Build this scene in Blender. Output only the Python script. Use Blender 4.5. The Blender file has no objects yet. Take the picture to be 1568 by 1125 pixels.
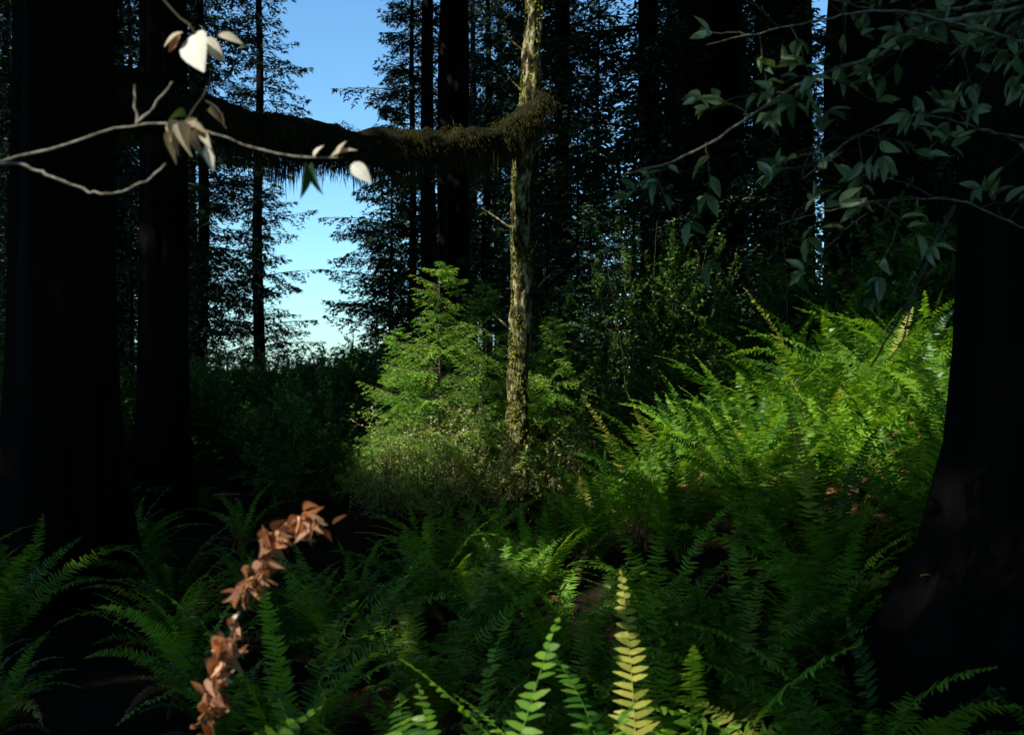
import bpy, math, numpy as np
from mathutils import Vector, noise
R = np.random.default_rng(7)
sc = bpy.context.scene
sc.view_settings.view_transform='Standard'
sc.view_settings.look='None'
sc.view_settings.exposure=0
S = np.array([-0.5,-0.45,0.70]); S/=np.linalg.norm(S)

# ------------------------------------------------ materials
def newmat(name):
    m=bpy.data.materials.new(name); m.use_nodes=True
    nt=m.node_tree; nt.nodes.clear()
    return m,nt,nt.nodes,nt.links
def leafmat(name,c0,c1,transl=0.35,rough=0.4,tcol=None,spec=0.5,nscale=0.0):
    m,nt,n,l=newmat(name)
    out=n.new('ShaderNodeOutputMaterial'); at=n.new('ShaderNodeAttribute'); at.attribute_name='tint'
    mx=n.new('ShaderNodeMixRGB'); mx.inputs[1].default_value=(*c0,1); mx.inputs[2].default_value=(*c1,1)
    l.new(at.outputs['Fac'],mx.inputs[0])
    oi=n.new('ShaderNodeObjectInfo'); mr=n.new('ShaderNodeMapRange'); mr.inputs[3].default_value=0.85; mr.inputs[4].default_value=1.2
    l.new(oi.outputs['Random'],mr.inputs[0])
    hsv=n.new('ShaderNodeHueSaturation'); l.new(mx.outputs[0],hsv.inputs['Color']); l.new(mr.outputs[0],hsv.inputs['Value'])
    p=n.new('ShaderNodeBsdfPrincipled'); p.inputs['Roughness'].default_value=rough
    p.inputs['Specular IOR Level'].default_value=spec
    l.new(hsv.outputs[0],p.inputs['Base Color'])
    if nscale:
        tc=n.new('ShaderNodeTexCoord'); no=n.new('ShaderNodeTexNoise'); no.inputs['Scale'].default_value=nscale; no.inputs['Detail'].default_value=2
        l.new(tc.outputs['Object'],no.inputs['Vector'])
        bp=n.new('ShaderNodeBump'); bp.inputs['Strength'].default_value=0.4; bp.inputs['Distance'].default_value=0.004
        l.new(no.outputs[0],bp.inputs['Height']); l.new(bp.outputs[0],p.inputs['Normal'])
    if transl==0:
        l.new(p.outputs[0],out.inputs[0]); return m
    t=n.new('ShaderNodeBsdfTranslucent')
    g=n.new('ShaderNodeMixRGB'); g.blend_type='MULTIPLY'; g.inputs[0].default_value=1
    g.inputs[2].default_value=(*(tcol or (1.9,1.7,0.6)),1); l.new(hsv.outputs[0],g.inputs[1]); l.new(g.outputs[0],t.inputs[0])
    ms=n.new('ShaderNodeMixShader'); ms.inputs[0].default_value=transl
    l.new(p.outputs[0],ms.inputs[1]); l.new(t.outputs[0],ms.inputs[2]); l.new(ms.outputs[0],out.inputs[0])
    return m
def barkmat(name,cols,scale=(6,6,1.2),bump=0.6,dist=0.03,rough=0.9,detail=6):
    m,nt,n,l=newmat(name)
    out=n.new('ShaderNodeOutputMaterial'); p=n.new('ShaderNodeBsdfPrincipled'); p.inputs['Roughness'].default_value=rough
    p.inputs['Specular IOR Level'].default_value=0.1
    tc=n.new('ShaderNodeTexCoord'); mp=n.new('ShaderNodeMapping'); mp.inputs['Scale'].default_value=scale
    l.new(tc.outputs['Object'],mp.inputs[0])
    no=n.new('ShaderNodeTexNoise'); no.inputs['Scale'].default_value=1.0; no.inputs['Detail'].default_value=detail; no.inputs['Roughness'].default_value=0.65
    l.new(mp.outputs[0],no.inputs['Vector'])
    cr=n.new('ShaderNodeValToRGB'); e=cr.color_ramp.elements
    while len(e)<len(cols): e.new(0.5)
    for i,(pos,c) in enumerate(cols): e[i].position=pos; e[i].color=(*c,1)
    l.new(no.outputs[0],cr.inputs[0]); l.new(cr.outputs[0],p.inputs['Base Color'])
    bp=n.new('ShaderNodeBump'); bp.inputs['Strength'].default_value=bump; bp.inputs['Distance'].default_value=dist
    l.new(no.outputs[0],bp.inputs['Height']); l.new(bp.outputs[0],p.inputs['Normal']); l.new(p.outputs[0],out.inputs[0])
    return m
M={}
M['fern']=leafmat('fern_green',(0.03,0.12,0.016),(0.31,0.57,0.05),0.42,0.38,spec=.45)
M['fernyel']=leafmat('fern_yellowing',(0.22,0.32,0.03),(0.52,0.50,0.09),0.35,0.5)
M['dead']=leafmat('fern_dead',(0.12,0.05,0.02),(0.42,0.21,0.08),0.2,0.7,tcol=(1.2,1,0.7))
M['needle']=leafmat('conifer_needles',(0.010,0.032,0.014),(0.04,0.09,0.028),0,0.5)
M['shade_canopy']=leafmat('shade_canopy_leaves',(0.010,0.028,0.012),(0.022,0.045,0.015),0,0.6)  # for the added leaf layer overhead, out of view, that blocks the sun
M['sap']=leafmat('sapling_needles',(0.10,0.26,0.035),(0.36,0.58,0.09),0.35,0.45)
M['huck']=leafmat('huckleberry_leaves',(0.10,0.22,0.035),(0.70,0.64,0.36),0.3,0.35)
M['shrub']=leafmat('shrub_leaves',(0.02,0.06,0.012),(0.12,0.26,0.05),0.25,0.35)
M['tshrub']=leafmat('tall_shrub_leaves',(0.03,0.09,0.015),(0.17,0.32,0.07),0.3,0.35)
M['oak']=leafmat('tanoak_leaves',(0.05,0.12,0.04),(0.32,0.42,0.22),0.2,0.26,spec=.8)
M['pale']=leafmat('pale_dry_leaves',(0.50,0.37,0.19),(0.97,0.94,0.78),0.15,0.6,tcol=(1,0.9,0.6),nscale=40)
M['rust']=leafmat('rusty_dry_leaves',(0.24,0.075,0.022),(0.92,0.55,0.30),0.25,0.6,tcol=(1.2,0.9,0.6),nscale=60)
M['moss']=leafmat('hanging_moss',(0.025,0.03,0.007),(0.10,0.085,0.03),0.2,0.9,spec=0.05)
M['trunkmoss']=leafmat('trunk_moss',(0.06,0.07,0.012),(0.36,0.36,0.06),0.2,0.9,spec=0.05)
M['twig']=barkmat('twig_bark',[(0.3,(0.05,0.035,0.022)),(0.7,(0.16,0.13,0.10))],(40,40,40),0.4,0.003)
M['lichtwig']=barkmat('lichen_twig_bark',[(0.35,(0.10,0.08,0.05)),(0.6,(0.45,0.42,0.33))],(60,60,60),0.4,0.003)
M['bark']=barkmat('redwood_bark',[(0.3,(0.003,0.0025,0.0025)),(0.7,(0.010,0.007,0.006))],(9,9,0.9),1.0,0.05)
M['lichen']=barkmat('lichen_bark',[(0.38,(0.02,0.014,0.009)),(0.47,(0.08,0.065,0.025)),(0.52,(0.22,0.20,0.05)),(0.58,(0.60,0.54,0.36)),(0.64,(0.14,0.10,0.05))],(13,13,6),1.0,0.04)
M['mossbark']=barkmat('mossy_bark',[(0.3,(0.008,0.008,0.004)),(0.7,(0.03,0.03,0.012))],(7,7,7),1.0,0.05)
M['ground']=barkmat('forest_duff',[(0.3,(0.006,0.004,0.003)),(0.55,(0.018,0.012,0.007)),(0.75,(0.045,0.028,0.015))],(6,6,6),1.0,0.05)

# ------------------------------------------------ mesh builder (all quads)
def nrm(a): return a/np.maximum(np.linalg.norm(a,axis=-1,keepdims=True),1e-9)
class MB:
    def __init__(s): s.v=[];s.q=[];s.m=[];s.t=[];s.s=[];s.n=0;s.mats=[]
    def mi(s,k):
        if k not in s.mats: s.mats.append(k)
        return s.mats.index(k)
    def add(s,v,q,mat,tint=0.5,smooth=False):
        v=np.asarray(v,float).reshape(-1,3); q=np.asarray(q).reshape(-1,4)
        s.v.append(v); s.q.append(q+s.n); s.n+=len(v)
        s.m.append(np.full(len(q),s.mi(mat))); s.s.append(np.full(len(q),smooth))
        s.t.append(np.broadcast_to(np.asarray(tint,float),(len(v),)).copy())
    def place(s,T,P,Y,N,sc_,mat,tint,wid=None):
        tv,tq=T; P=np.asarray(P);k=len(tv);n=len(P)
        if n==0: return
        Y=nrm(Y); X=nrm(np.cross(Y,N)); N=np.cross(X,Y)
        sc_=np.broadcast_to(sc_,(n,))[:,None,None]; w=sc_ if wid is None else np.broadcast_to(wid,(n,))[:,None,None]
        V=P[:,None,:]+X[:,None,:]*tv[None,:,0:1]*w+Y[:,None,:]*tv[None,:,1:2]*sc_+N[:,None,:]*tv[None,:,2:3]*sc_
        Q=tq[None]+(np.arange(n)*k)[:,None,None]
        s.add(V,Q,mat,np.repeat(np.broadcast_to(tint,(n,)),k))
    def tube(s,pts,rad,mat,k=6,tint=0.5,nz=0,nf=1.0,nzs=(1,1,1)):
        pts=np.asarray(pts,float); n=len(pts); rad=np.broadcast_to(rad,(n,))
        T=nrm(np.gradient(pts,axis=0)); ref=np.array([0,0,1.]) if abs(T[:,2]).mean()<0.8 else np.array([1.,0,0])
        A=nrm(np.cross(T,ref)); B=np.cross(T,A); a=np.arange(k)*2*np.pi/k
        r=np.tile(rad[:,None],(1,k))
        if nz:
            for i in range(n):
                for j in range(k):
                    c=Vector((math.cos(a[j])*nf*nzs[0],math.sin(a[j])*nf*nzs[1],pts[i].sum()*nzs[2]))
                    r[i,j]*=1+nz*noise.fractal(c,1.0,2.0,4)
        V=pts[:,None,:]+(A[:,None,:]*np.cos(a)[None,:,None]+B[:,None,:]*np.sin(a)[None,:,None])*r[:,:,None]
        i,j=np.meshgrid(np.arange(n-1),np.arange(k),indexing='ij'); j2=(j+1)%k
        Q=np.stack([i*k+j,i*k+j2,(i+1)*k+j2,(i+1)*k+j],-1).reshape(-1,4)
        s.add(V,Q,mat,tint,True)
    def mesh(s,name):
        V=np.concatenate(s.v);Q=np.concatenate(s.q);me=bpy.data.meshes.new(name)
        me.vertices.add(len(V)); me.vertices.foreach_set('co',V.astype(np.float32).ravel())
        me.loops.add(Q.size); me.loops.foreach_set('vertex_index',Q.astype(np.int32).ravel())
        me.polygons.add(len(Q)); me.polygons.foreach_set('loop_start',(np.arange(len(Q))*4).astype(np.int32))
        for k in s.mats: me.materials.append(M[k])
        me.polygons.foreach_set('material_index',np.concatenate(s.m).astype(np.int32))
        me.polygons.foreach_set('use_smooth',np.concatenate(s.s))
        at=me.attributes.new('tint','FLOAT','POINT'); at.data.foreach_set('value',np.concatenate(s.t).astype(np.float32))
        me.update(calc_edges=True)
        return me
def obj(name,me,loc=(0,0,0),rz=0,sc_=1,parent=None,tilt=(0,0)):
    o=bpy.data.objects.new(name,me); o.location=loc; o.rotation_euler=(tilt[0],tilt[1],rz)
    o.scale=(sc_,)*3 if np.isscalar(sc_) else sc_
    sc.collection.objects.link(o)
    if parent: o.parent=parent
    return o
def empty(name):
    o=bpy.data.objects.new(name,None); sc.collection.objects.link(o); o.empty_display_size=0.2; return o
DIA=(np.array([[0,0,0],[.5,.45,0.03],[0,1,-0.05],[-.5,.45,0.03]]),np.array([[0,1,2,3]]))
PIN=(np.array([[-.25,0,0],[.3,0,0],[.5,.12,.01],[-.3,.12,.01],[.42,.6,0.0],[-.3,.55,0.0],[.06,1,-.08],[-.04,1,-.08]]),
     np.array([[0,1,2,3],[3,2,4,5],[5,4,6,7]]))
def leaf_t(cup=0.12,bend=0.2,n=6):
    v=[];q=[]
    for i in range(n+1):
        t=i/n; w=0.5*math.sin(math.pi*(0.04+0.94*t)**0.8)
        z=-bend*t*t
        v+= [[-w,t,z+cup*w*2],[0,t,z],[w,t,z+cup*w*2]]
    for i in range(n):
        a=i*3;q+=[[a,a+1,a+4,a+3],[a+1,a+2,a+5,a+4]]
    return np.array(v),np.array(q)
LEAF=leaf_t(); CURL=leaf_t(0.6,0.55)
def rv(n): return nrm(R.normal(size=(n,3)))

# ------------------------------------------------ terrain
def sst(a,b,x):
    t=np.clip((x-a)/(b-a),0,1); return t*t*(3-2*t)
def gh(x,y):
    x=np.asarray(x,float);y=np.asarray(y,float)
    h=1.2*sst(0.0,3.3,x)*sst(3.2,7.5,y)*(1-0.5*sst(16,40,y))
    h=h+0.10*np.sin(x*1.3+0.5)*np.cos(y*0.9)*sst(2,5,y)+0.04*np.sin(x*3.1)*np.sin(y*2.7+1)
    h=h-0.5*sst(14,40,y)*(1-sst(-2,2,x))
    return h
g=np.concatenate([-np.geomspace(400,12,22),np.linspace(-11.6,11.6,110),np.geomspace(12,400,22)])
gx,gy=np.meshgrid(g,g+6,indexing='ij'); gz=gh(gx,gy)
gz+=np.array([0.05*noise.fractal(Vector((a*1.5,b*1.5,0)),1,2,3) for a,b in zip(gx.ravel(),gy.ravel())]).reshape(gx.shape)
n_=len(g); i,j=np.meshgrid(np.arange(n_-1),np.arange(n_-1),indexing='ij')
b=MB(); b.add(np.stack([gx,gy,gz],-1),np.stack([i*n_+j,(i+1)*n_+j,(i+1)*n_+j+1,i*n_+j+1],-1),'ground',0.5,True)
obj('forest_ground',b.mesh('forest_ground'))

# ------------------------------------------------ ferns
def frond(b,base,az,L,e0,e1,wmax,mat,roll=0,n=48,pw=0.0145,curl=0.0,tint=0.5,az1=0):
    m=n+1;t=np.linspace(0,1,m); e=e0+(e1-e0)*t**1.3; a=az+az1*t
    T=np.stack([np.cos(e)*np.cos(a),np.cos(e)*np.sin(a),np.sin(e)],-1)
    P=np.vstack([np.zeros(3),np.cumsum(T[:-1]*L/n,axis=0)])+base
    side=np.stack([-np.sin(a),np.cos(a),np.zeros(m)],-1); N=np.cross(T,side)
    c,s_=math.cos(roll),math.sin(roll); side2=side*c+N*s_; N2=N*c-side*s_
    b.tube(P[::3],np.linspace(0.0035,0.0008,len(P[::3])),mat,3,min(1,tint*0.7+.2))
    k=t>0.13; tt=t[k]; u=(tt-0.13)/0.87
    w=wmax*np.minimum(1,(u/0.15+0.35))*(1-u**1.9)**0.8+0.006
    for sg in (1,-1):
        jit=R.normal(0,0.10,len(tt))
        D=side2[k]*sg*np.cos(0.3+jit)[:,None]+T[k]*np.sin(0.3+jit)[:,None]-N2[k]*(curl+R.normal(0.05,0.16,len(tt)))[:,None]
        NN=N2[k]+R.normal(0,0.25,(len(tt),3))
        keep=R.random(len(tt))>0.04
        b.place(PIN,P[k][keep],D[keep],NN[keep],(w*R.uniform(.8,1.08,len(tt)))[keep],mat,np.clip(tint+R.normal(0,0.17,len(tt)),0,1)[keep],
                wid=np.full(keep.sum(),pw*1.15*L/0.9))
def fern(seed,nf=20,L=0.95,dead=3,yel=0.08,w=0.075,up=0):
    global R; old=R; R=np.random.default_rng(seed); b=MB()
    for i in range(nf):
        az=i*2.399+R.normal(0,.3); l=L*R.uniform(.65,1.12); inner=i/nf
        e0=math.radians(R.uniform(60,86)); e1=math.radians(R.uniform(-42,22)+20*(1-inner)+up)
        mt='fernyel' if R.random()<yel else 'fern'
        frond(b,np.array([math.cos(az)*.03,math.sin(az)*.03,0]),az,l,e0,min(e1,e0),w*R.uniform(.8,1.15),mt,roll=R.normal(0,.35),tint=R.uniform(.0,.95),az1=R.normal(0,.35))
    for i in range(dead):
        az=R.uniform(0,6.28)
        frond(b,np.zeros(3),az,L*R.uniform(.6,.9),math.radians(50),math.radians(-85),w*.6,'dead',roll=R.normal(0,.4),tint=R.uniform(0,1),curl=.6)
    R=old
    return b.mesh('sword_fern_mesh')
FERNS=[fern(100+i,nf=[16,20,24,18,14][i],dead=[2,4,5,3,6][i],yel=[.03,.05,.08,.03,.1][i]) for i in range(5)]
TALL=[fern(110+i,nf=26,dead=7,yel=.05,up=14) for i in range(4)]
heroes=[ # x,y,scale,rz
 (-0.25,3.2,1.0,4.0),(0.62,3.6,1.05,2.8),(.95,3.0,1.0,0.2),
 (1.25,3.6,1.0,5.2),(-0.1,5.6,0.95,1.0),(0.15,6.6,1.0,3.0),(0.75,5.2,1.0,5.0),(-.35,4.5,1.0,2.0),(.3,4.4,1.0,0.4),(1.1,4.6,1.1,2.2),(-.9,5.4,.9,1),(-.55,6.6,.9,3)]
for i,(x,y,s_,rz) in enumerate(heroes):
    obj('sword_fern',FERNS[i%5],(x,y,float(gh(x,y))-.02),rz,s_)
tall=[(-1.12,1.75,1.2,0.3),(-0.80,1.85,1.05,1.7),(-0.17,1.95,1.20,2.2),(.30,2.4,1.08,.5),
 (1.5,6.2,1.2,0.2),(2.1,6.6,1.3,1.9),(2.75,6.3,1.35,4.4),(1.0,7.6,1.15,2.5),
 (1.9,7.8,1.3,3.3),(2.7,7.6,1.4,5.9),(3.3,7.0,1.3,0.9),(1.35,9.2,1.1,1.1),(2.4,9.0,1.25,2.0),(3.4,8.6,1.4,3.9),(1.6,7.1,1.2,1),(2.3,7.3,1.35,2),(3.1,8.0,1.35,3),(.85,8.5,1.0,4),(1.55,8.4,1.15,5),
 (1.7,5.5,1.15,3),(2.3,5.8,1.2,1),(1.1,6.6,1.1,4),(.6,7.3,1.0,1.3),(.45,8.6,.85,2.9),(2.9,9.4,1.3,2)]
for i,(x,y,s_,rz) in enumerate(tall):
    obj('sword_fern',TALL[i%4],(x,y,float(gh(x,y))-.02),rz,s_)
heroes+=tall
und=empty('fern_undergrowth')
for k in range(600):
    y=R.uniform(2.6,16); x=R.uniform(-.55,.55)*y+R.normal(0,.2)
    dens=0.34 if x>-0.05*y else 0.15
    if R.random()>dens: continue
    if min((x-h[0])**2+(y-h[1])**2 for h in heroes)<0.12: continue
    if y<3.3 and x<0.9: continue
    s_=R.uniform(.5,1.0)
    if x>0.6 and 5<y<11: s_*=1.25
    if -2<x<.5 and 8.5<y<12: s_*=.6
    obj('fern',FERNS[R.integers(5)],(x,y,float(gh(x,y))-.02),R.uniform(0,6.28),s_,und)

# ------------------------------------------------ conifers
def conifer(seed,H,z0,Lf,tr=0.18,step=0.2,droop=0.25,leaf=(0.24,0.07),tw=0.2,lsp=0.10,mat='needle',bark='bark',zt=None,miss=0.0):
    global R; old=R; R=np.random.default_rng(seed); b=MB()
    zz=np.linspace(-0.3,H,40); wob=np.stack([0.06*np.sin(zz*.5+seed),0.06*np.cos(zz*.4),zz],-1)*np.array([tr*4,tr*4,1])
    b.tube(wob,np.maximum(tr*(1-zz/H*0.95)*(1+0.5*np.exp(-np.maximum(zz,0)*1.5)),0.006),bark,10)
    z=z0
    while z<(zt or H)*0.99:
        z+=step*R.uniform(.4,1.6)
        if R.random()<miss: continue
        L=Lf(min(z/H,.995))*R.uniform(.5,1.15); az=R.uniform(0,6.28)
        if L<0.08: continue
        n=max(5,int(L/tw)); t=np.linspace(0,1,n)
        e=0.25-droop*2.2*t+0.3*t*t+R.normal(0,.15); a=az+R.normal(0,.25)*t
        T=np.stack([np.cos(e)*np.cos(a),np.cos(e)*np.sin(a),np.sin(e)],-1)
        c=np.array([np.interp(z,zz,wob[:,0]),np.interp(z,zz,wob[:,1]),min(z,H)])
        P=np.vstack([np.zeros(3),np.cumsum(T[:-1]*L/(n-1),axis=0)])+c
        b.tube(P,np.linspace(0.012*L+.003,0.003,n),bark,3)
        bt=R.uniform(0,1)
        side=np.stack([-np.sin(a),np.cos(a),np.zeros(n)],-1)
        for sg in (1,-1):
            for i in range(1,n):
                if R.random()<0.12: continue
                l=(0.42*L*(1-t[i])**.8+0.12*min(1,L))*R.uniform(.6,1.1); ang=R.uniform(.5,.95)
                D=nrm(side[i]*sg*math.sin(ang+.3)+T[i]*math.cos(ang+.2)+np.array([0,0,-.15-droop*R.uniform(0,2.2)]))
                m=max(3,int(l/lsp)); q=(np.arange(m)+.5)/m
                p=P[i]+D*(q*l)[:,None]+np.array([0,0,-1])*(q**2*l*.35)[:,None]
                sd=np.cross(D,[0,0,1.]); sd/=np.linalg.norm(sd)+1e-6
                for s2 in (1,-1):
                    DD=D*.75+sd*s2*.75+R.normal(0,.25,(m,3)); NN=np.array([0,0,1.])+R.normal(0,.6,(m,3))
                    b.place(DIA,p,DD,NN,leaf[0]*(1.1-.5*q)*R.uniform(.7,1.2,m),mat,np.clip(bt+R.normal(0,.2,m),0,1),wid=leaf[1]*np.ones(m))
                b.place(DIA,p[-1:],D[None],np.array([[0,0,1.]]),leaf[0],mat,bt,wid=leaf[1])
    R=old; return b.mesh('conifer_mesh')
narrow=lambda r: 2.1*(1-r)**.5+.2
broad=lambda r: 3.6*(1-r)**.4+.3
CN=[conifer(1,30,1.0,narrow,.25,step=.10),conifer(2,30,1.5,broad,.28,miss=.15),conifer(3,26,4,broad,.3,droop=.35),
    conifer(4,12,0.5,lambda r:3.5*(1-r)**.75+.1,.12,step=.065)]
YN=conifer(5,5.5,0.3,lambda r:1.5*(1-r)**.7+.1,.05,step=.09,leaf=(.09,.035),tw=.1,lsp=.06)
def T(name,me,x,y,rz=0,s_=1,parent=None,dz=0): return obj(name,me,(x,y,float(gh(x,y))-.1+dz),rz,s_,parent)
T('conifer_tree',CN[0],-9.9,40,0.4); T('conifer_tree',CN[0],-10.3,34,2.1,.95); T('conifer_tree',CN[1],-14.5,38,2.0)
T('conifer_tree',CN[3],-4.5,38,1.3,1.0); T('conifer_tree',CN[2],-2.9,36,2.5,1.0); T('conifer_tree',CN[1],-1.0,42,5,.9); T('conifer_tree',CN[0],-3.3,34,1,.7)
T('conifer_tree',CN[2],-9.4,24,3,1)
for (x,y,k,s_) in [(2.3,17,1,.8),(4.2,21,2,.9),(1.2,24,0,1),(7,18,1,.9),(6.6,27,0,1),(11.5,30,1,1),(15,36,1,1.1)]:
    T('conifer_tree',CN[k],x,y,R.uniform(0,6),s_)
far=empty('distant_forest')
for k in range(44):
    y=R.uniform(38,66); x=R.uniform(-.62,.62)*y
    if -0.30*y<x<-0.05*y: continue
    T('tree',CN[R.integers(3)],x,y,R.uniform(0,6),R.uniform(.9,1.3),far)
for k in range(90): # unseen woods beside and behind the viewpoint, thickened to block sky light
    a=R.uniform(math.radians(120),math.radians(420)); r=R.uniform(25,34)
    x,y=r*math.cos(a),r*math.sin(a)
    if abs(x)<.62*y+3: continue
    T('tree',CN[[0,1,1,3][R.integers(4)]],x,y,R.uniform(0,6),R.uniform(.7,.85),far,-2)
for (x,y,s_) in [(0.95,12.5,.65),(1.6,13.5,.85),(2.3,14.5,1.1),(0.5,14.5,.8),(-5.2,14,.8),(3.6,13,1.0),(-6.8,17,1.0),(-3.4,17.5,.38),(5.6,11.5,.9),(6.3,14,1.1),(-1.6,18,.5),(-7.5,13.5,.9),(-2.3,16,.36),(1.1,17,1.2),(-.4,16,.6)]:
    T('young_conifer',YN,x,y,R.uniform(0,6),s_)
SAP=conifer(9,2.75,0.15,lambda r:.92*(1-r)**.6+.05,.022,step=.020,leaf=(.055,.012),tw=.06,lsp=.024,mat='sap',bark='twig',droop=.12)
T('sapling_tree',SAP,-.76,10.8,.5,1.0)
T('sapling_tree',SAP,-.3,11.9,2.5,1.0)
T('sapling_tree',SAP,-1.25,11.2,4.5,.75)
T('sapling_tree',SAP,.5,12.0,1.5,.8)

# ------------------------------------------------ shrubs
LEAF2=leaf_t(.15,.15,2)
def bush(seed,rad,h,nl,leaf,mat,stems=26):
    global R; old=R; R=np.random.default_rng(seed); b=MB(); tips=[]
    for i in range(stems):
        az=R.uniform(0,6.28); rr=rad*math.sqrt(R.random()); hh=h*(1-.5*(rr/rad)**2)*R.uniform(.6,1.05)
        t=np.linspace(0,1,7)[:,None]; end=np.array([rr*math.cos(az),rr*math.sin(az),hh])
        P=t*end*np.array([1,1,1])+np.array([0,0,1])*(t*(1-t))*hh*.5+R.normal(0,.02,(7,3))*t
        b.tube(P,np.linspace(.008,.002,7),'twig',3)
        for k in range(9):
            s0=P[R.integers(2,7)]; d=nrm(R.normal(size=3)+np.array([0,0,.5])+end*.6); l=R.uniform(.15,.4)*min(1,h)
            Q=s0+np.linspace(0,1,4)[:,None]*d*l; b.tube(Q,[.003,.002,.002,.001],'twig',3); tips.append((s0,d,l))
    per=max(2,nl//len(tips))
    for s0,d,l in tips:
        q=R.random(per); p=s0+d*(q*l)[:,None]; side=rv(per); side[:,2]*=.4
        D=side+d*.6; N=np.array([0,0,1.])+R.normal(0,.45,(per,3)); tt=R.uniform(0,1)
        b.place(LEAF2,p,D,N,leaf*R.uniform(.6,1.2,per),mat,np.clip(tt*.6+R.random(per)*.5,0,1),wid=leaf*.55*np.ones(per))
    R=old; return b.mesh('shrub_mesh')
HB=[bush(21,.65,1.15,6500,.032,'huck'),bush(22,.7,1.0,6000,.034,'huck')]
SB=[bush(23,.9,1.3,5500,.06,'shrub'),bush(24,.8,1.1,5500,.05,'shrub')]
GB=bush(25,.9,2.6,6000,.055,'tshrub',stems=30)
for (x,y,s_,k) in [(-1.3,10.4,.75,0),(-.85,10.1,.8,1),(-.3,10.4,.8,0),(-1.1,11.0,.95,1),(-.1,11.4,.95,1),(-.5,10.5,1.1,0),(.5,11.3,.9,0)]:
    T('huckleberry_bush',HB[k],x,y,R.uniform(0,6),s_)
for (x,y,s_) in [(.95,12.5,.9),(1.5,12.8,1.15),(2.1,13.4,1.2),(.2,13,.8)]:
    T('tall_shrub',GB,x,y,R.uniform(0,6),s_)
T('shrub_bush',SB[0],-4.6,11.9,1,1.1)
us=empty('shrub_undergrowth')
for k in range(85):
    y=R.uniform(9,22); x=R.uniform(-.56,.5)*y
    if -2.3<x<1.2 and y<12.6: continue
    T('shrub',SB[k%2],x,y,R.uniform(0,6),R.uniform(.7,1.15) if -.3*y<x<-.1*y else R.uniform(.9,1.6),us)
for k in range(40):
    y=R.uniform(26,44); x=-.19*y+R.uniform(-.12,.12)*y
    T('shrub',SB[k%2],x,y,R.uniform(0,6),R.uniform(1.5,2.0),us)

# ------------------------------------------------ big trunks
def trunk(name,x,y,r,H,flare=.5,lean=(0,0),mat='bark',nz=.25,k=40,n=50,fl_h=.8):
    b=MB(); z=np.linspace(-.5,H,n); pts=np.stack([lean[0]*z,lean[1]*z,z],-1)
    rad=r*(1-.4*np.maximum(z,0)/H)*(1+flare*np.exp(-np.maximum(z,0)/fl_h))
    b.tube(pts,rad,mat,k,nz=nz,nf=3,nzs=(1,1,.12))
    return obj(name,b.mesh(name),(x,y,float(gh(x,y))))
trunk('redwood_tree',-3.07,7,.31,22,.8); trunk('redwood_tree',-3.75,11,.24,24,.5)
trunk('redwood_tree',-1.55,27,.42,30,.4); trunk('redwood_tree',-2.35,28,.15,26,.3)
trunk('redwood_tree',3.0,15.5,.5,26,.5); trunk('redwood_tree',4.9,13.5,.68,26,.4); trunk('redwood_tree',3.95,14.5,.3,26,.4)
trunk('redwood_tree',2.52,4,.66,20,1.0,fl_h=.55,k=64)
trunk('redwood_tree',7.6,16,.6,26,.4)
b=MB(); z=np.linspace(-.3,9,260)
def cx(z): return .045*z+.035*np.sin(z*1.3)+.015*np.sin(z*3.1)
pts=np.stack([cx(z),.03*np.sin(z*.9+1),z],-1)
rad=(.105-.004*z)*(1+.5*np.exp(-np.maximum(z,0)*2))*(1+.10*np.sin(z*5)*np.sin(z*2.1))
b.tube(pts,rad,'lichen',32,nz=.5,nf=2.6,nzs=(1,1,4))
for zz,az,l in [(4.55,2.6,.28),(2.4,.4,.35),(3.1,3.3,.4),(2.0,2.8,.3),(3.9,.3,.3),(2.8,1,.4),(5.0,3.0,.3)]:
    c=np.array([cx(zz),0,zz]); d=np.array([math.cos(az),-abs(math.sin(az))*.4,.35])
    q=np.linspace(0,1,6)[:,None]; b.tube(c+d*q*l+np.array([0,0,.12])*q**2+R.normal(0,.008,(6,3)),np.linspace(.022,.006,6),'lichen',6)
n=5500; zz=R.uniform(.2,8,n); az=R.normal(3.8,1.5,n); ra=.115-.004*zz
clump=np.sin(zz*7)+np.sin(zz*3.1+az*2)>-.3; zz=zz[clump]; az=az[clump]; ra=ra[clump]; n=len(zz)
P=np.stack([cx(zz)+ra*np.cos(az),ra*np.sin(az),zz],-1)
b.place(DIA,P,np.stack([np.cos(az)*.5,np.sin(az)*.5,-np.ones(n)],-1),np.stack([np.cos(az),np.sin(az),.3+0*az],-1)+R.normal(0,.4,(n,3)),R.uniform(.015,.045,n),'trunkmoss',R.uniform(0,1,n),wid=R.uniform(.01,.03,n))
obj('lichen_covered_tree',b.mesh('lichen_covered_tree'),(-.02,11,float(gh(0,11))))

# ------------------------------------------------ mossy level limb reaching the lichen-covered tree
def spline(cp,n):
    cp=np.asarray(cp,float); d=np.r_[0,np.cumsum(np.linalg.norm(np.diff(cp,axis=0),axis=1))]; t=np.linspace(0,d[-1],n)
    out=np.stack([np.interp(t,d,cp[:,k]) for k in range(3)],-1)
    w=max(3,n//(len(cp)*2))|1; ker=np.ones(w)/w
    pad=np.pad(out,((w//2,w//2),(0,0)),mode='edge'); sm=np.stack([np.convolve(pad[:,k],ker,'valid') for k in range(3)],-1)
    sm[0]=cp[0]; sm[-1]=cp[-1]; return sm
b=MB()
P=spline([(-3.1,7.1,3.55),(-2.5,7.6,3.50),(-2.03,8.3,3.50),(-1.33,9.3,3.58),(-.9,9.8,3.72),(-.5,10.2,3.83),(-.1,10.6,3.98),(.22,10.8,4.25),(.36,10.95,4.45)],90)
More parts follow.
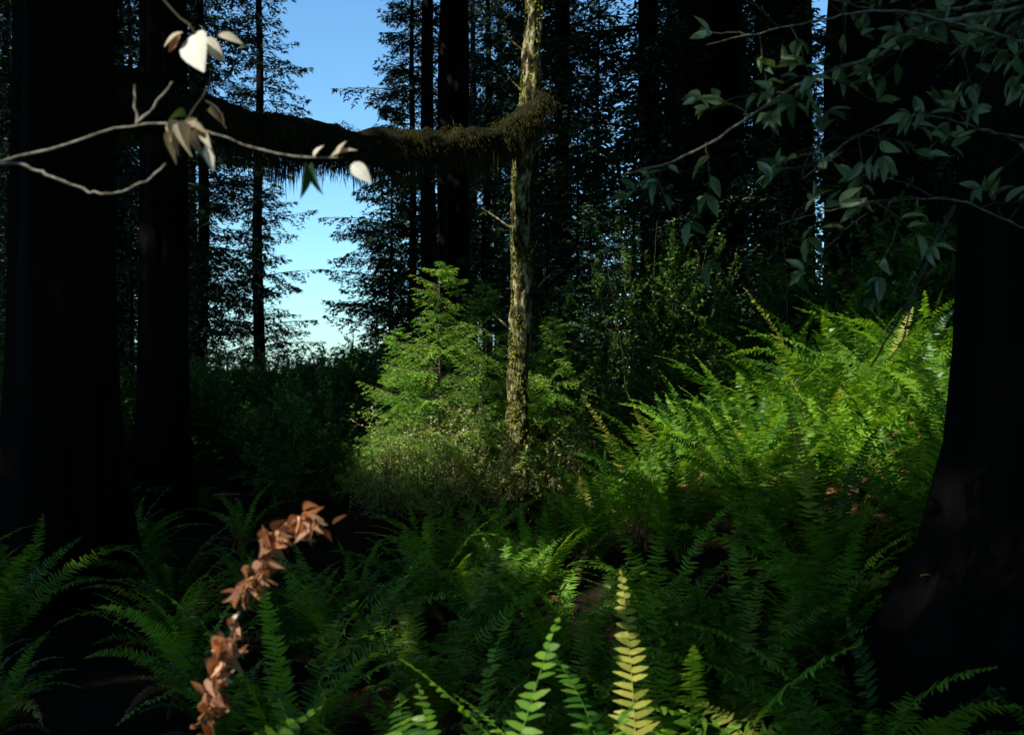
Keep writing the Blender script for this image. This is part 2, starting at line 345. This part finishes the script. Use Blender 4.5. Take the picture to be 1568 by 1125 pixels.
b.tube(P,np.linspace(.17,.10,90),'mossbark',20,nz=.6,nf=1.5,nzs=(1,1,1.8))
n=26000; k=(R.random(n)**1.05*90).astype(int); az=R.uniform(0,6.28,n)
TT=nrm(np.gradient(P,axis=0))[k]; A=nrm(np.cross(TT,[0,0,1.])); B=np.cross(A,TT)
nn=A*np.cos(az)[:,None]+B*np.sin(az)[:,None]; p=P[k]+nn*R.uniform(.06,.18,n)[:,None]*((1-.25*k/90)*(1+.3*np.sin(k*.5)))[:,None]+R.normal(0,.02,(n,3))
D=nn*.5+np.array([0,0,-1.0])+R.normal(0,.35,(n,3))
b.place(DIA,p,D,nn+R.normal(0,.4,(n,3)),R.uniform(.03,.10,n),'moss',R.uniform(0,1,n),wid=R.uniform(.004,.012,n))
n=5500;k=R.integers(5,86,n); p=P[k]+np.array([0,0,-.1])+R.normal(0,.06,(n,3))
hang=(.35+.65*np.abs(np.sin(k*.37)*np.sin(k*.13+1)))
b.place(DIA,p,np.array([0,0,-1.])+R.normal(0,.1,(n,3)),np.array([0,-1.,0])+R.normal(0,.5,(n,3)),R.uniform(.08,.40,n)*hang,'moss',R.uniform(0,.6,n),wid=R.uniform(.003,.009,n))
obj('mossy_limb',b.mesh('mossy_limb'))

# ------------------------------------------------ foreground branches
b=MB()
def tw(pts,r0,r1,mat='lichtwig',n=26,jit=.003):
    P=spline([(x,y,z) for x,y,z in pts],n)+R.normal(0,jit*.5,(n,3)); b.tube(P,np.linspace(r0,r1,n)*(1+.15*np.sin(np.arange(n)*1.9)),mat,6); return P
tw([(-1.9,2.1,1.85),(-1.0,2,2.0),(-.87,2,2.035),(-.732,2,2.077),(-.63,2,2.075),(-.49,2,2.024),(-.413,2,2.007),(-.33,2,2.01)],.0042,.0018,n=50)
tw([(-.732,2,2.077),(-.735,2,2.11),(-.739,2,2.151)],.003,.0018,n=8)
tw([(-.732,2,2.077),(-.70,2.02,2.12),(-.662,2,2.158)],.003,.0018,n=8)
tw([(-1.0,2,2.0),(-.962,2.01,2.0),(-.886,1.99,1.966),(-.82,2,1.94),(-.758,1.98,1.937),(-.71,2,1.965),(-.675,2,1.998)],.0034,.002,n=30)
tw([(-.64,2,2.075),(-.595,2,2.139),(-.579,2,2.177),(-.59,2,2.21),(-.611,2,2.25),(-.694,2.02,2.33),(-.9,2.1,2.6)],.0016,.0026,'twig',n=30)
tw([(-.60,2,2.12),(-.57,2,2.10),(-.55,1.98,2.06)],.002,.0012,'twig',n=8)
def lf(p,d,nm,s_,mat,tint,w=.5,T_=None):
    b.place(T_ or LEAF,np.array([p]),np.array([d],float),np.array([nm],float),s_,mat,tint,wid=np.array([s_*w]))
F=np.array([-.5,-.6,.55])
lf((-.618,2.0,2.25),(.2,-.55,-.8),F,.095,'pale',1,.72); lf((-.57,1.99,2.245),(.9,-.2,-.25),F,.05,'pale',.5,.4); lf((-.64,1.99,2.25),(-.8,-.2,-.5),F,.045,'pale',.3,.5)
lf((-.65,2,2.25),(-.5,0,-.8),(.3,-1,0),.04,'rust',.3,.4); lf((-.60,2.01,2.245),(.6,-.3,-.8),F,.06,'pale',.8,.5)
for (x,z,dx,dz,s_,tt,mt) in [(-.635,2.07,-.6,-.8,.055,.3,'pale'),(-.62,2.065,-.3,-1,.055,.4,'pale'),(-.61,2.06,.0,-1,.05,.3,'pale'),(-.60,2.06,.5,-.9,.05,.4,'pale'),(-.592,2.035,.2,-1,.055,1,'pale'),
    (-.65,2.05,-.3,-1,.05,.2,'pale'),(-.62,2.07,.8,-.4,.04,.2,'pale'),(-.59,2.1,.6,-.5,.035,.1,'pale'),(-.64,2.09,-.8,.2,.03,.1,'huck'),(-.61,2.08,-.6,-.2,.035,.0,'pale'),(-.6,2.07,.3,-.6,.04,.1,'pale')]:
    lf((x,1.99+R.normal(0,.01),z),(dx,R.normal(-.3,.3),dz),F+R.normal(0,.35,3),s_,mt,tt,.36,CURL if R.random()<.5 else LEAF)
lf((-.405,2,2.0),(.0,.1,-1),(1,-.6,0),.07,'oak',0,.4); lf((-.39,2,2.0),(.15,.1,-1),(-.8,-.6,0),.065,'oak',0,.45)
lf((-.31,1.99,1.995),(.7,-.4,-.7),F,.055,'pale',1,.55); lf((-.35,1.99,2.01),(.8,0,.35),F,.05,'pale',.3,.35); lf((-.34,1.99,2.01),(.35,0,.9),F,.035,'pale',.2,.5)
lf((-.385,1.99,2.01),(.5,0,.8),F,.028,'pale',.6,.6)
obj('dry_leaf_branch',b.mesh('dry_leaf_branch'))
b=MB()
def leafy(path,r0,r1,nt,tl=(.12,.3),mat='oak',ls=(.045,.08)):
    P=tw(path,r0,r1,'lichtwig',60,.004)
    for i in range(nt):
        k=R.integers(4,60); d=nrm(R.normal(size=3)*np.array([1,.8,.8])+np.array([-.3,0,-.15])); l=R.uniform(*tl)
        q=np.linspace(0,1,7)[:,None]; Q=P[k]+d*q*l+np.array([0,0,-1])*q**2*l*.3+R.normal(0,.003,(7,3))
        b.tube(Q,np.linspace(.0028,.0012,7),'twig',4)
        m=R.integers(4,9); kk=R.integers(2,7,m); kk[:3]=6
        D=nrm(R.normal(size=(m,3)))*.9+d; N=np.array([-.3,-.5,.9])+R.normal(0,.6,(m,3)); ln=R.uniform(*ls,m)
        b.place(LEAF,Q[kk],D,N,ln,mat,R.uniform(0,1,m),wid=ln*R.uniform(.34,.46,m))
    return P
leafy([(2.4,3.4,2.8),(1.7,3.1,2.72),(1.18,3,2.6),(1.083,3,2.512),(.949,3,2.474),(.796,3,2.407),(.624,3,2.283),(.49,3,2.206),(.318,3,2.162)],.010,.003,38)
leafy([(2.3,3.3,2.5),(1.4,3,2.58),(1.1,2.95,2.64),(.9,3,2.62),(.58,3.05,2.56)],.006,.002,30)
leafy([(2.3,3.3,2.3),(1.5,3.1,2.3),(1.2,3.0,2.35),(1.0,3,2.28),(.85,3,2.15)],.005,.002,26)
leafy([(2.2,3.4,1.9),(1.6,3.1,2.0),(1.3,3.0,2.1),(1.0,3,2.08),(.78,3,2.02)],.004,.002,14)
leafy([(2.2,3.4,2.9),(1.6,3.2,2.75),(1.2,3.2,2.7),(1.0,3.2,2.75)],.005,.002,18)
tw([(1.32,3.05,2.08),(1.25,3.05,1.95),(1.17,3.0,1.8),(1.05,3.0,1.6)],.006,.003,'twig',20)
tw([(1.17,3.0,1.8),(1.15,3,1.68),(1.10,3,1.62)],.003,.002,'twig',8)
obj('tanoak_branch',b.mesh('tanoak_branch'))
b=MB()
for i in range(16):
    x=R.uniform(.6,3.2);y=R.uniform(9.5,12)
    z0=float(gh(x,y)); h=R.uniform(1.2,2.8)
    tw([(x,y,z0),(x+R.normal(0,.1),y,z0+h*.5),(x+R.normal(0,.2),y,z0+h)],.007,.002,'twig',16)
obj('dead_twigs',b.mesh('dead_twigs'))

# rusty dead frond, lower left
b=MB()
P=spline([(-.66,2.05,.3),(-.60,2,.86),(-.575,2,1.0),(-.53,2,1.13),(-.48,2,1.24),(-.43,2,1.30),(-.37,2.0,1.29)],70)
b.tube(P,np.linspace(.005,.002,70),'twig',5)
n=380; k=R.integers(18,70,n); dens=(np.sin(k*.33)>-.85); k=k[dens]; n=len(k)
D=np.stack([R.normal(.1,.6,n),R.normal(-.1,.4,n),R.normal(-.5,.6,n)],-1)
D[k>60]+=np.array([.4,0,.5])
ln=R.uniform(.014,.040,n); cm=R.random(n)<.65
for T_,mk in ((CURL,cm),(LEAF,~cm)):
    b.place(T_,P[k][mk]+R.normal(0,.012,(mk.sum(),3)),D[mk],F+R.normal(0,.8,(mk.sum(),3)),ln[mk],'rust',np.clip(R.normal(.35,.45,mk.sum()),0,1),wid=ln[mk]*R.uniform(.2,.36,mk.sum()))
b.place(LEAF,P[[30,36,44,52,33]],np.array([[.7,0,-.7],[.5,0,-.9],[.8,0,-.3],[-.6,0,-.6],[-.9,0,.1]]),np.tile(F,(5,1)),.032,'pale',.6,wid=np.full(5,.012))
obj('dead_fern_frond',b.mesh('dead_fern_frond'))
DF=fern(300,nf=0,dead=26,L=1.1)
for (x,y,dz,s_) in [(1.45,11.2,.9,.9),(1.05,10.8,.6,.8),(.6,10.6,.3,.7)]:
    obj('dead_fern',DF,(x,y,float(gh(x,y))+dz-.3),R.uniform(0,6),s_)

# ------------------------------------------------ unseen leaf layer added to shade the scene, gaps cut sunward of lit spots
gaps=[ # x,y,z, rx, ry, fraction of foliage left
 (2.4,7.4,1.5,1.4,1.5,.0),(1.3,8.2,1.2,.9,1.3,.0),(1.7,6.2,1.1,.6,.4,.15),(-.75,11,.9,1.0,1.0,.0),(-.75,11,2.0,.95,.9,.0),(-.4,11.2,1.2,.9,.9,.0),
 (0,6.2,.6,.4,.5,.1),(.4,5.2,.5,.3,.3,.15),(-.2,2.05,1.0,.42,.34,.0),(-.5,2,1.1,.26,.3,.0),(-.4,2,1.3,.25,.25,0),(-.6,2,.85,.22,.25,0),
 (-.61,2,2.22,.26,.26,0),(-.6,2,2.03,.24,.24,0),(-.34,2,1.99,.2,.2,0),(-.8,2,2.02,.25,.15,.1),
 (-1.1,1.8,1.0,.32,.3,.0),(-.75,1.85,.95,.2,.2,.3),(.85,3,2.45,.12,.1,.25),
 (-.9,9.8,3.8,.9,.5,.3),(-.2,10.5,4.0,.5,.4,.5),(1.7,12.9,3,1.2,1.2,.25),(1.2,12.5,1.8,.8,.8,.4),(-2.2,13,1.2,1.2,1.6,.5),(-.7,4.6,.3,.4,.5,.4),
 (-4.6,11.9,1.2,.35,.5,.1),(.5,7.6,.8,.3,.4,.1)]
for zz in np.arange(.8,8,.6): gaps.append((.0+.045*zz,11,zz,.33,.45,.0))
def gapkeep(x,y,z,mg):
    keep=np.ones(len(x),bool); rr=R.random(len(x))
    for (a,b_,c,rx,ry,f) in gaps:
        t=(z-c)/S[2]; qx=x-S[0]*t-a; qy=y-S[1]*t-b_
        ins=(qx/(rx+mg))**2+(qy/(ry+mg))**2<1
        keep&=~(ins&(rr>f))
    return keep&((y<32)|(rr<.35))
b=MB()
def shade_canopy(n,x0,x1,y0,y1,l0,l1,w0,w1,mg,hole=None):
    x=R.uniform(x0,x1,n); y=R.uniform(y0,y1,n); z=np.maximum(13,2.6+.37*np.maximum(y,0))+R.uniform(0,3,n)
    keep=gapkeep(x,y,z,mg)
    if hole: keep&=~((x>hole[0])&(x<hole[1])&(y>hole[2])&(y<hole[3]))
    P=np.stack([x,y,z],-1)[keep]; n=len(P); D=rv(n); D[:,2]*=.35
    b.place(DIA,P,D,np.array([0,0,1.])+R.normal(0,.5,(n,3)),R.uniform(l0,l1,n),'shade_canopy',R.random(n),wid=R.uniform(w0,w1,n))
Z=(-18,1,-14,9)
shade_canopy(75000,-38,30,-30,60,.7,1.1,.5,.7,.45,Z)
shade_canopy(78000,*Z,.22,.4,.18,.3,.16)
for i in range(30):
    px,py=R.uniform(0,22),R.uniform(-20,20); d=rv(1)[0]; d[2]*=.15; q=np.linspace(0,1,8)[:,None]
    b.tube(np.array([px,py,14.5])+d*q*5,np.linspace(.06,.02,8),'bark',5)
obj('unseen_shade_canopy',b.mesh('unseen_shade_canopy'))  # never in view; shaped only to block sun and sky light

# ------------------------------------------------ light, sky, camera
w=bpy.data.worlds.new('World'); sc.world=w; w.use_nodes=True; nt=w.node_tree
bg=nt.nodes['Background']; sk=nt.nodes.new('ShaderNodeTexSky'); sk.sky_type='NISHITA'; sk.sun_disc=False
sk.sun_elevation=math.asin(S[2]); sk.sun_rotation=math.atan2(S[0],S[1])%(2*math.pi); sk.dust_density=0.6
mt=nt.nodes.new('ShaderNodeMixRGB'); mt.blend_type='MULTIPLY'; mt.inputs[0].default_value=1; mt.inputs[2].default_value=(1.0,1.58,1.85,1)
nt.links.new(sk.outputs[0],mt.inputs[1]); nt.links.new(mt.outputs[0],bg.inputs[0]); bg.inputs[1].default_value=0.12
sd=bpy.data.lights.new('sun','SUN'); sd.energy=5; sd.angle=math.radians(.5); sd.color=(1,.97,.90)
so=bpy.data.objects.new('sun',sd); so.rotation_euler=Vector(S).to_track_quat('Z','Y').to_euler(); so.location=(-10,-6,30); sc.collection.objects.link(so)
cd=bpy.data.cameras.new('camera'); cd.lens=36; cd.sensor_width=36; cd.clip_end=2000; cd.clip_start=.05
cd.dof.use_dof=True; cd.dof.focus_distance=8.5; cd.dof.aperture_fstop=4.5
co=bpy.data.objects.new('camera',cd); co.location=(0,0,1.6); co.rotation_euler=(math.pi/2,0,0); sc.collection.objects.link(co)
sc.camera=co
